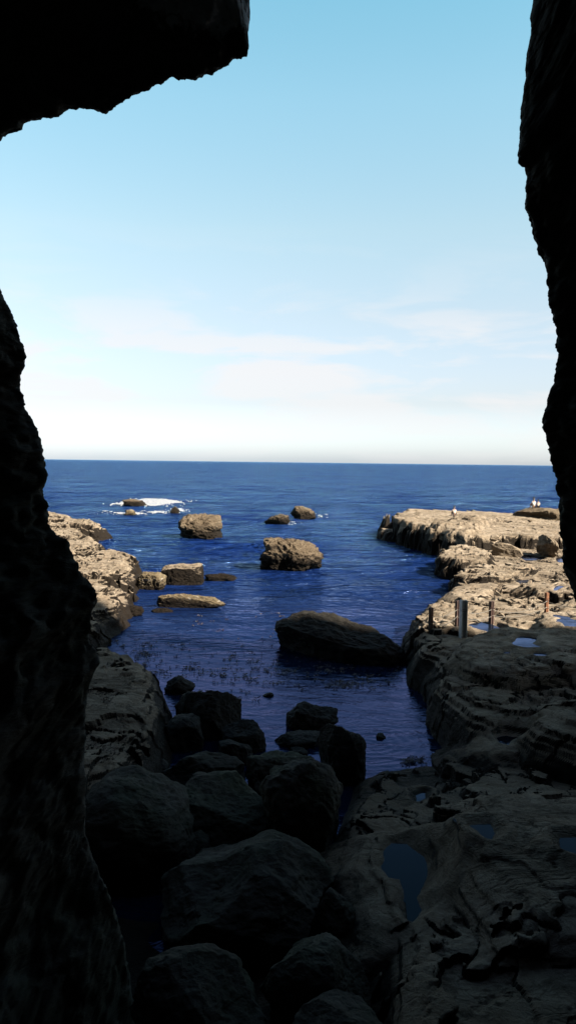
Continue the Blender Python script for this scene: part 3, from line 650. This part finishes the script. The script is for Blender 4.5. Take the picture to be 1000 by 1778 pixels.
rock('boulder', 'low pale-topped boulder nearest the camera in the middle', 'boulder', [(492, 1800), (505, 1752), (545, 1724), (590, 1717), (630, 1732), (660, 1765), (668, 1830), (600, 1860), (510, 1850)], 0.9, 0.9, 7, 37, M_DARK, rough=0.7, group=G3, ext=0.8)
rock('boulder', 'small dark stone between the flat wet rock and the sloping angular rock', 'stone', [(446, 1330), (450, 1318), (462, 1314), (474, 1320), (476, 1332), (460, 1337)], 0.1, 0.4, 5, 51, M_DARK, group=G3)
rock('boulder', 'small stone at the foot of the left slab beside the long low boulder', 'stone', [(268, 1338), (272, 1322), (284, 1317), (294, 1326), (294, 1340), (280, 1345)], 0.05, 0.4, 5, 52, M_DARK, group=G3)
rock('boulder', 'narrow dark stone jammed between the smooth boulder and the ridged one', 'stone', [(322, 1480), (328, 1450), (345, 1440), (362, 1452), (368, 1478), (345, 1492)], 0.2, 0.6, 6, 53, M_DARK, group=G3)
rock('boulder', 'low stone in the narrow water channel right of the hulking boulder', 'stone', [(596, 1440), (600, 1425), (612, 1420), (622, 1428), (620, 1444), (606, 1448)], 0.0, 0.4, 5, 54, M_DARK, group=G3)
# rocks standing on the lit platform
rock('outcrop', 'rounded outcrop at the far right, two people sitting on top', 'rock', [(888, 898), (896, 889), (908, 883), (925, 880), (950, 882), (980, 886), (1020, 892), (1030, 905), (960, 907), (900, 905)], 1.0, 5.0, 7, 38, M_SEA, p=3.2, rough=0.8)
G4 = 'rocks standing up on the sunlit platform'
rock('outcrop', 'wedge outcrop beside the right cave wall with a sloping lit side', 'rock', [(930, 952), (934, 938), (941, 927), (950, 930), (962, 942), (970, 952), (964, 958), (942, 957)], 1.0, 2.6, 6, 39, M_DRY, rough=0.8, group=G4)
rock('outcrop', 'angular block at the step of the platform with one bright smooth face', 'rock', [(850, 962), (852, 946), (865, 942), (885, 944), (900, 952), (908, 962), (885, 966), (860, 967)], 0.6, 2.0, 6, 40, M_DRY, p=4, cuts=9, cutd=0.65, rough=0.5, group=G4)
rock('outcrop', 'low stone on the flat top of the platform, right of its middle', 'stone', [(849, 936), (853, 930), (860, 928), (867, 932), (868, 937), (858, 938)], 1.5, 0.8, 5, 41, M_DRY, group=G4)
rock('outcrop', 'little dark stone alone on the flat top of the platform', 'stone', [(812, 925), (815, 921), (819, 923), (820, 926), (816, 926)], 1.5, 0.5, 5, 42, M_SEA, group=G4)
rock('outcrop', 'small stone at the foot of the far right outcrop', 'stone', [(915, 905), (918, 902), (923, 902), (924, 905), (919, 906)], 1.5, 0.6, 5, 43, M_SEA, group=G4)

# ------------------------------------------------------------------ foam
m, nt, b = nmat('foam'); b.inputs['Base Color'].default_value = (0.30, 0.31, 0.32, 1); b.inputs['Roughness'].default_value = 0.95
g = N(nt, 'ShaderNodeNewGeometry'); nf = noise(nt, g.outputs['Position'], 4, 5, 0.7); nt.links.new(ramp(nt, nf, [(0.38, (0.07, 0.085, 0.115)), (0.62, (0.23, 0.23, 0.23))]), b.inputs['Base Color'])
M_FOAM = m
def foam(polys, seed):
    Vs, Fs = [], []; off = 0
    for pts in polys:
        pp = PW(pts); xs = [p[0] for p in pp]; ys = [p[1] for p in pp]
        nx = 160; ny = 90
        gx, gy = np.meshgrid(np.linspace(min(xs) - 0.6, max(xs) + 0.6, nx), np.linspace(min(ys) - 0.6, max(ys) + 0.6, ny), indexing='ij')
        x, y = gx.ravel(), gy.ravel(); P = np.stack([x, y, 0 * x + seed], 1)
        s = sdf(pp, x, y) + 1.5 * fbm(P * np.array([0.5, 1.2, 1]), 5, 0.6) - 0.55
        h = 0.10 * np.clip(s / 0.6, -1, 1) + 0.45 * fbm(P * np.array([1.5, 2.5, 1]), 5, 0.65) - 0.07
        i = np.arange((nx - 1) * ny).reshape(nx - 1, ny)[:, :-1].ravel()
        f = np.stack([i, i + ny, i + ny + 1, i + 1], 1); f = f[(h[f].max(axis=1) > 0.0)]
        Vs.append(np.stack([x, y, h * 0.5 + 0.09], 1)); Fs.append(f + off); off += len(x)
    V = np.vstack(Vs); Fc = np.vstack(Fs); u = np.unique(Fc); r = -np.ones(len(V), int); r[u] = np.arange(len(u))
    tag(link('foam', np_mesh('foam', V[u], r[Fc]), M_FOAM), 'white foam breaking round the rocks', 'foam', kind='stuff')
foam([[(184, 876), (205, 873), (250, 866), (290, 867), (328, 873), (300, 875), (275, 879), (230, 879)],
      [(184, 888), (210, 891), (240, 891), (262, 892), (235, 895), (205, 893)],
      [(250, 889), (290, 888), (296, 891), (262, 892)], [(296, 884), (315, 883), (326, 888), (310, 891), (296, 891)],
      [(482, 909), (490, 904), (513, 909), (500, 911)], [(548, 893), (558, 895), (562, 898), (549, 899)]], 3)

# ------------------------------------------------------------------ floating seaweed
M_WEED = simple('seaweed', (0.030, 0.016, 0.010), 0.5)
bm = bmesh.new()
def weed(x, y, L):
    for k in range(random.randint(5, 11)):
        a = random.uniform(0, 6.28); l = L * random.uniform(0.4, 1.0); w = l * random.uniform(0.10, 0.22)
        x2, y2 = x + random.gauss(0, L * 0.45), y + random.gauss(0, L * 0.30)
        dx, dy = math.cos(a) * l, math.sin(a) * l * 0.6; nx_, ny_ = -math.sin(a) * w, math.cos(a) * w
        z = 0.012 + random.random() * 0.02
        pts = [(x2 - dx / 2, y2 - dy / 2, z - 0.02), (x2 + nx_, y2 + ny_, z + 0.02), (x2 + dx / 2, y2 + dy / 2, z + random.random() * 0.03), (x2 - nx_, y2 - ny_, z + 0.015)]
        bm.faces.new([bm.verts.new(p) for p in pts])
clusters = [(190, 1120), (250, 1115), (250, 1148), (265, 1140), (300, 1120), (330, 1152), (350, 1165), (375, 1168), (405, 1140), (420, 1165), (440, 1150), (470, 1165), (500, 1165), (560, 1160), (590, 1165), (610, 1190), (600, 1195), (630, 1180), (680, 1180), (345, 1200), (430, 1180), (240, 1130), (285, 1165), (365, 1080), (470, 1065), (480, 1190), (540, 1175), (425, 1212)]
for (px, py) in clusters:
    for k in range(random.randint(5, 14)):
        q = W(px + random.gauss(0, 16), py + random.gauss(0, 5)); weed(q[0], q[1], random.uniform(0.05, 0.16))
for k in range(190):
    q = W(random.uniform(180, 700), random.triangular(1080, 1215, 1150)); weed(q[0], q[1], random.uniform(0.03, 0.09))
for (px, py, n, sp) in ((595, 1190, 60, 16), (720, 1322, 40, 12), (745, 1340, 30, 12), (250, 1135, 40, 14)):
    for k in range(n):
        q = W(px + random.gauss(0, sp), py + random.gauss(0, sp * 0.25)); weed(q[0], q[1], random.uniform(0.03, 0.09))
me = bpy.data.meshes.new('seaweed'); bm.to_mesh(me); bm.free()
tag(link('seaweed', me, M_WEED), 'dark brown seaweed floating in tufts on the shaded water', 'seaweed', kind='stuff')

# ------------------------------------------------------------------ posts and ropes
M_RUST = simple('rusty_steel', (0.16, 0.068, 0.032), 0.85, 0.0, 0.5, 9, 0.004)
M_RUSTD = simple('dark_rusted_steel', (0.030, 0.013, 0.009), 0.85, 0.0, 0.5, 9, 0.004)
M_GALV = simple('grey_steel', (0.36, 0.37, 0.38), 0.55, 0.2, 0.25, 8, 0.002)
M_CONC = simple('concrete', (0.05, 0.047, 0.042), 0.9, 0.0, 0.3, 14, 0.01)
M_ROPE = simple('rope_fibre', (0.11, 0.10, 0.085), 0.9, 0.0, 0.3, 30, 0.003)
def ibeam(name, w, d, t, h, mat, parent, rot):
    bm = bmesh.new()
    for (cx, cy, sx, sy) in ((-w / 2 + t / 2, 0, t, d), (w / 2 - t / 2, 0, t, d), (0, 0, w - 2 * t, t)):
        r = bmesh.ops.create_cube(bm, size=1.0)
        for v in r['verts']: v.co = (cx + v.co.x * sx, cy + v.co.y * sy, (v.co.z + 0.5) * h)
    bmesh.ops.bevel(bm, geom=[e for e in bm.edges], offset=t * 0.12, segments=1, affect='EDGES')
    me = bpy.data.meshes.new(name); bm.to_mesh(me); bm.free()
    o = link(name, me, mat, parent); o.rotation_euler = (0, 0, rot); return o
def tube(name, pts, r, mat, parent=None, seg=8):
    bm = bmesh.new(); rings = []
    for i, p in enumerate(pts):
        p = np.array(p, float); a = np.array(pts[max(0, i - 1)], float); b_ = np.array(pts[min(len(pts) - 1, i + 1)], float)
        t = (b_ - a) / (np.linalg.norm(b_ - a) + 1e-9); up = np.array([0, 0, 1.0]) if abs(t[2]) < 0.9 else np.array([1.0, 0, 0])
        s = np.cross(t, up); s /= np.linalg.norm(s); u = np.cross(s, t)
        rings.append([bm.verts.new(p + r * (math.cos(k * 2 * math.pi / seg) * s + math.sin(k * 2 * math.pi / seg) * u)) for k in range(seg)])
    for a, b_ in zip(rings[:-1], rings[1:]):
        for k in range(seg): bm.faces.new((a[k], a[(k + 1) % seg], b_[(k + 1) % seg], b_[k]))
    bm.faces.new(rings[0][::-1]); bm.faces.new(rings[-1])
    for f in bm.faces: f.smooth = True
    me = bpy.data.meshes.new(name); bm.to_mesh(me); bm.free()
    return link(name, me, mat, parent)
PG = 'steel posts carrying the rope along the shelf'
def post(label, px, ybase, ytop, wpx, mat, rot=0.5, zg=None, grey=False):
    p = ground_z(px, ybase); d = p[1]
    h = at(px, ytop, d)[2] - p[2]
    t = empty('steel_post', p); tag(t, label, 'post', PG)
    w = wpx / F * d
    if grey:
        ibeam('shaft', w * 1.0, w * 0.95, w * 0.12, h + 0.3, mat, t, rot).location = (0, 0, -0.3)
    else:
        ibeam('shaft', w * 0.82, w * 0.8, w * 0.30, h + 0.3, mat, t, rot).location = (0, 0, -0.3)
    hole = tube('ring_bolt', [(0.5 * w * math.cos(a), -0.55 * w + 0.0, h * 0.72 + 0.03 * math.sin(a)) for a in np.linspace(0, 2 * math.pi, 9)], 0.006, M_RUSTD, t, 5)
    return p, h
p1, h1 = post('dark rusted post nearest the water, leftmost of the posts', 747, 1100, 1055, 7.5, M_RUSTD, 0.5)
p2, h2 = post('dark rusted post half hidden directly behind the grey post', 793, 1087, 1043, 8, M_RUSTD, 0.4)
p3, h3 = post('thick grey steel post, tallest and only grey one', 803, 1103, 1042, 11, M_GALV, 0.25, grey=True)
p4, h4 = post('dark brown post standing right of the grey post', 852, 1084, 1044, 8.5, M_RUSTD, 0.5)
p5, h5 = post('bright orange rusty post, rightmost and standing in the sun', 947.5, 1070, 1029, 6.5, M_RUST, 0.5)
p6, h6 = post('rusty post hidden by the right cave wall at the frame edge', 1030, 1076, 1032, 6.5, M_RUST, 0.5)
def rope(a, ha, b_, hb, fr, sag, label):
    A = a + np.array([0, -0.06, ha * fr]); B = b_ + np.array([0, -0.06, hb * fr]); pts = []
    for t in np.linspace(0, 1, 26): p = A * (1 - t) + B * t; p[2] -= sag * 4 * t * (1 - t); pts.append(p)
    base = A.copy(); o = tube('rope', [q - base for q in pts], 0.009, M_ROPE); o.location = base
    tag(o, label, 'rope', 'ropes strung between the steel posts')
rope(p1, h1, p2, h2, 0.68, 0.10, 'upper pale rope sagging from the leftmost post to the one behind the grey post')
rope(p1, h1, p2, h2, 0.42, 0.16, 'lower pale rope sagging from the leftmost post to the one behind the grey post')
rope(p2, h2, p4, h4, 0.66, 0.12, 'upper rope from behind the grey post to the dark brown post')
rope(p2, h2, p4, h4, 0.36, 0.10, 'lower rope from behind the grey post to the dark brown post')
rope(p4, h4, p5, h5, 0.66, 0.22, 'upper rope from the dark brown post to the orange post')
rope(p4, h4, p5, h5, 0.40, 0.16, 'lower rope from the dark brown post to the orange post')
rope(p5, h5, p6, h6, 0.64, 0.14, 'upper rope running from the orange post out of the frame')
rope(p5, h5, p6, h6, 0.36, 0.12, 'lower rope running from the orange post out of the frame')

# ------------------------------------------------------------------ people (seated, backs to the camera)
M_SKIN = simple('skin', (0.20, 0.11, 0.075), 0.6, var=0.08)
M_HAIR = simple('hair', (0.012, 0.009, 0.008), 0.5)
M_WHITE = simple('white_cloth', (0.33, 0.32, 0.31), 0.9, var=0.06)
M_PINK = simple('pink_white_cloth', (0.33, 0.27, 0.235), 0.9, var=0.06)
M_SHORT = simple('dark_cloth', (0.015, 0.016, 0.022), 0.9, var=0.1)
def skin_obj(name, verts, edges, radii, mat, parent, sub=2):
    me = bpy.data.meshes.new(name); me.from_pydata(verts, edges, []); o = link(name, me, mat, parent)
    o.modifiers.new('Skin', 'SKIN'); me.skin_vertices.new() if not me.skin_vertices else None
    sv = me.skin_vertices[0].data
    for i, r in enumerate(radii):
        rr = r if isinstance(r, tuple) else (r, r); sv[i].radius = rr; sv[i].use_root = (i == 0)
    s = o.modifiers.new('Subdivision', 'SUBSURF'); s.levels = sub; s.render_levels = sub
    return o
def person(label, loc, rz, shirt, lean=0.0, scale=1.0, crouch=False):
    t = empty('person', loc); t.rotation_euler = (0, 0, rz); t.scale = (scale * 0.76, scale, scale)
    tag(t, label, 'person', 'people sitting on the rocks')
    V, E, Rr = [], [], []
    def add(p, r, par=None):
        V.append(p); Rr.append(r)
        if par is not None: E.append((par, len(V) - 1))
        return len(V) - 1
    L = lean                                                            # faces +Y
    pel = add((0, 0, 0.12), (0.15, 0.12)); wa_ = add((0, 0.02 + L * .3, 0.28), (0.125, 0.095), pel); ch = add((0, 0.05 + L * .7, 0.45), (0.15, 0.105), wa_)
    nk = add((0, 0.05 + L, 0.60), (0.055, 0.055), ch); h0 = add((0, 0.075 + L, 0.69), (0.075, 0.085), nk); h1_ = add((0, 0.07 + L, 0.78), (0.078, 0.09), h0)
    add((0, 0.065 + L, 0.84), (0.055, 0.06), h1_); add((0, 0.165 + L, 0.725), 0.014, h0)       # crown, nose
    for s in (-1, 1):
        add((s * 0.082, 0.07 + L, 0.735), 0.013, h0)                    # ear
        sh = add((s * 0.17, 0.05 + L * .8, 0.53), 0.055, ch); el = add((s * 0.25, 0.13 + L, 0.30), 0.040, sh)
        wr = add((s * 0.14, 0.34 + L * .5, 0.34), 0.026, el); pa = add((s * 0.10, 0.40 + L * .5, 0.33), (0.040, 0.018), wr)
        for k, (dx, ln) in enumerate(((-0.03, 0.07), (-0.01, 0.085), (0.012, 0.08), (0.032, 0.062))):
            a1 = add((s * (0.09 + dx), 0.44 + L * .5, 0.325), 0.010, pa); add((s * (0.085 + dx), 0.44 + ln * 0.5 + L * .5, 0.295), 0.008, a1)
        add((s * 0.055, 0.41 + L * .5, 0.335), 0.010, pa)
        hp = add((s * 0.09, 0.05, 0.10), 0.085, pel); kn = add((s * 0.13, 0.42, 0.36), 0.060, hp); an = add((s * 0.12, 0.55, 0.02), 0.038, kn)
        add((s * 0.12, 0.70, -0.01), (0.04, 0.025), an)
    skin_obj('body', V, E, Rr, M_SKIN, t, 1)
    V, E, Rr = [], [], []
    a = add((0, 0.01, 0.17), (0.172, 0.138)); b_ = add((0, 0.03 + L * .4, 0.33), (0.150, 0.118), a); c = add((0, 0.05 + L * .8, 0.49), (0.178, 0.125), b_); add((0, 0.05 + L, 0.575), (0.085, 0.075), c)
    for s in (-1, 1):
        d = add((s * 0.19, 0.06 + L * .8, 0.50), 0.068, c); add((s * 0.225, 0.10 + L * .9, 0.39), 0.062, d)
    skin_obj('shirt', V, E, Rr, shirt, t, 1)
    V, E, Rr = [], [], []
    a = add((0, 0.0, 0.10), (0.175, 0.14))
    for s in (-1, 1):
        d = add((s * 0.10, 0.10, 0.14), 0.10, a); add((s * 0.125, 0.34, 0.31), 0.082, d)
    skin_obj('shorts', V, E, Rr, M_SHORT, t, 1)
    V, E, Rr = [], [], []
    a = add((0, 0.045 + L, 0.80), (0.092, 0.094)); b_ = add((0, 0.035 + L, 0.72), (0.085, 0.07), a); add((0, 0.05 + L, 0.865), (0.05, 0.055), a)
    skin_obj('hair', V, E, Rr, M_HAIR, t, 1)
def on_rocks(px, py, Y):
    p = at(px, py, Y); return p
pa = at(788.5, 896, W(788.5, 896, 1.55)[1]); pa[2] = shore_height(np.array([pa[0]]), np.array([pa[1]]))[0] + 0.02
person('person in a pinkish white shirt sitting alone at the platform edge', pa, 0.15, M_PINK, 0.05, 1.0)
Yo = W(960, 907, 1.35)[1] + 2.0
person('person in a white shirt sitting upright on the far right outcrop', at(926, 882, Yo), 0.1, M_WHITE, 0.0, 1.0)
person('smaller person sitting close at the right of the white-shirted one', at(933.5, 882, Yo - 0.1), -0.25, M_PINK, 0.10, 0.82)

# ------------------------------------------------------------------ light
A_SUN, E_SUN = R(30), R(38)                                            # 30 deg behind straight right
sdir = np.array([math.cos(A_SUN) * math.cos(E_SUN), -math.sin(A_SUN) * math.cos(E_SUN), math.sin(E_SUN)])
from mathutils import Vector
sl = bpy.data.lights.new('sun', 'SUN'); sl.energy = 5.0; sl.angle = R(0.5); sl.color = (1.0, 0.90, 0.76)
so = bpy.data.objects.new('sun', sl); COL.objects.link(so); so.rotation_euler = Vector(sdir).to_track_quat('Z', 'Y').to_euler(); so.location = (60, -60, 90)
w = bpy.data.worlds.new('World'); S.world = w; w.use_nodes = True; nt = w.node_tree; nt.nodes.clear()
out = nt.nodes.new('ShaderNodeOutputWorld'); bg = nt.nodes.new('ShaderNodeBackground'); nt.links.new(bg.outputs[0], out.inputs[0])
sky = nt.nodes.new('ShaderNodeTexSky'); sky.sky_type = 'NISHITA'; sky.sun_disc = False
sky.sun_elevation = E_SUN; sky.sun_rotation = math.atan2(sdir[0], sdir[1]); sky.air_density = 1.0; sky.dust_density = 1.0; sky.ozone_density = 1.0
tc = nt.nodes.new('ShaderNodeTexCoord'); sx = nt.nodes.new('ShaderNodeSeparateXYZ'); nt.links.new(tc.outputs['Generated'], sx.inputs[0])
tint = ramp(nt, sx.outputs[2], [(0.0, (0.90, 1.0, 1.32)), (0.018, (0.91, 1.0, 1.30)), (0.072, (0.80, 0.735, 0.79)), (0.175, (1.04, 0.91, 0.79)), (0.27, (1.17, 1.12, 0.88)), (0.40, (1.11, 1.34, 1.06)), (0.49, (0.95, 1.40, 1.12)), (0.60, (0.9, 1.05, 0.95)), (0.72, (0.72, 0.72, 0.70))])
base = mix(nt, 1.0, sky.outputs[0], tint, 'MULTIPLY')
# thin high cloud streaks low over the sea
mp = nt.nodes.new('ShaderNodeMapping'); mp.inputs['Scale'].default_value = (2.6, 1.0, 11.0); mp.inputs['Rotation'].default_value = (0, R(6), 0); mp.inputs['Location'].default_value = (2.3, 0, 0.4); nt.links.new(tc.outputs['Generated'], mp.inputs[0])
cn = noise(nt, mp.outputs[0], 2.2, 7, 0.55, 0.5)
cf = ramp(nt, cn, [(0.47, 0.0), (0.60, 1.0)])
band = ramp(nt, sx.outputs[2], [(0.0, 0.2), (0.05, 0.6), (0.11, 1.0), (0.15, 0.8), (0.20, 0.2), (0.28, 0.0)])
cf = mth(nt, 'MULTIPLY', mth(nt, 'MULTIPLY', cf, band), 0.75)
CLOUD = (4.0, 3.9, 3.9)
base = mix(nt, cf, base, CLOUD)
nt.links.new(base, bg.inputs[0]); bg.inputs[1].default_value = 0.05
S.view_settings.view_transform = 'Standard'; S.view_settings.look = 'None'; S.view_settings.gamma = 1.0
S.view_settings.exposure = 2.25
S.cycles.max_bounces = 5; S.cycles.diffuse_bounces = 3; S.cycles.glossy_bounces = 3
S.cycles.use_denoising = True
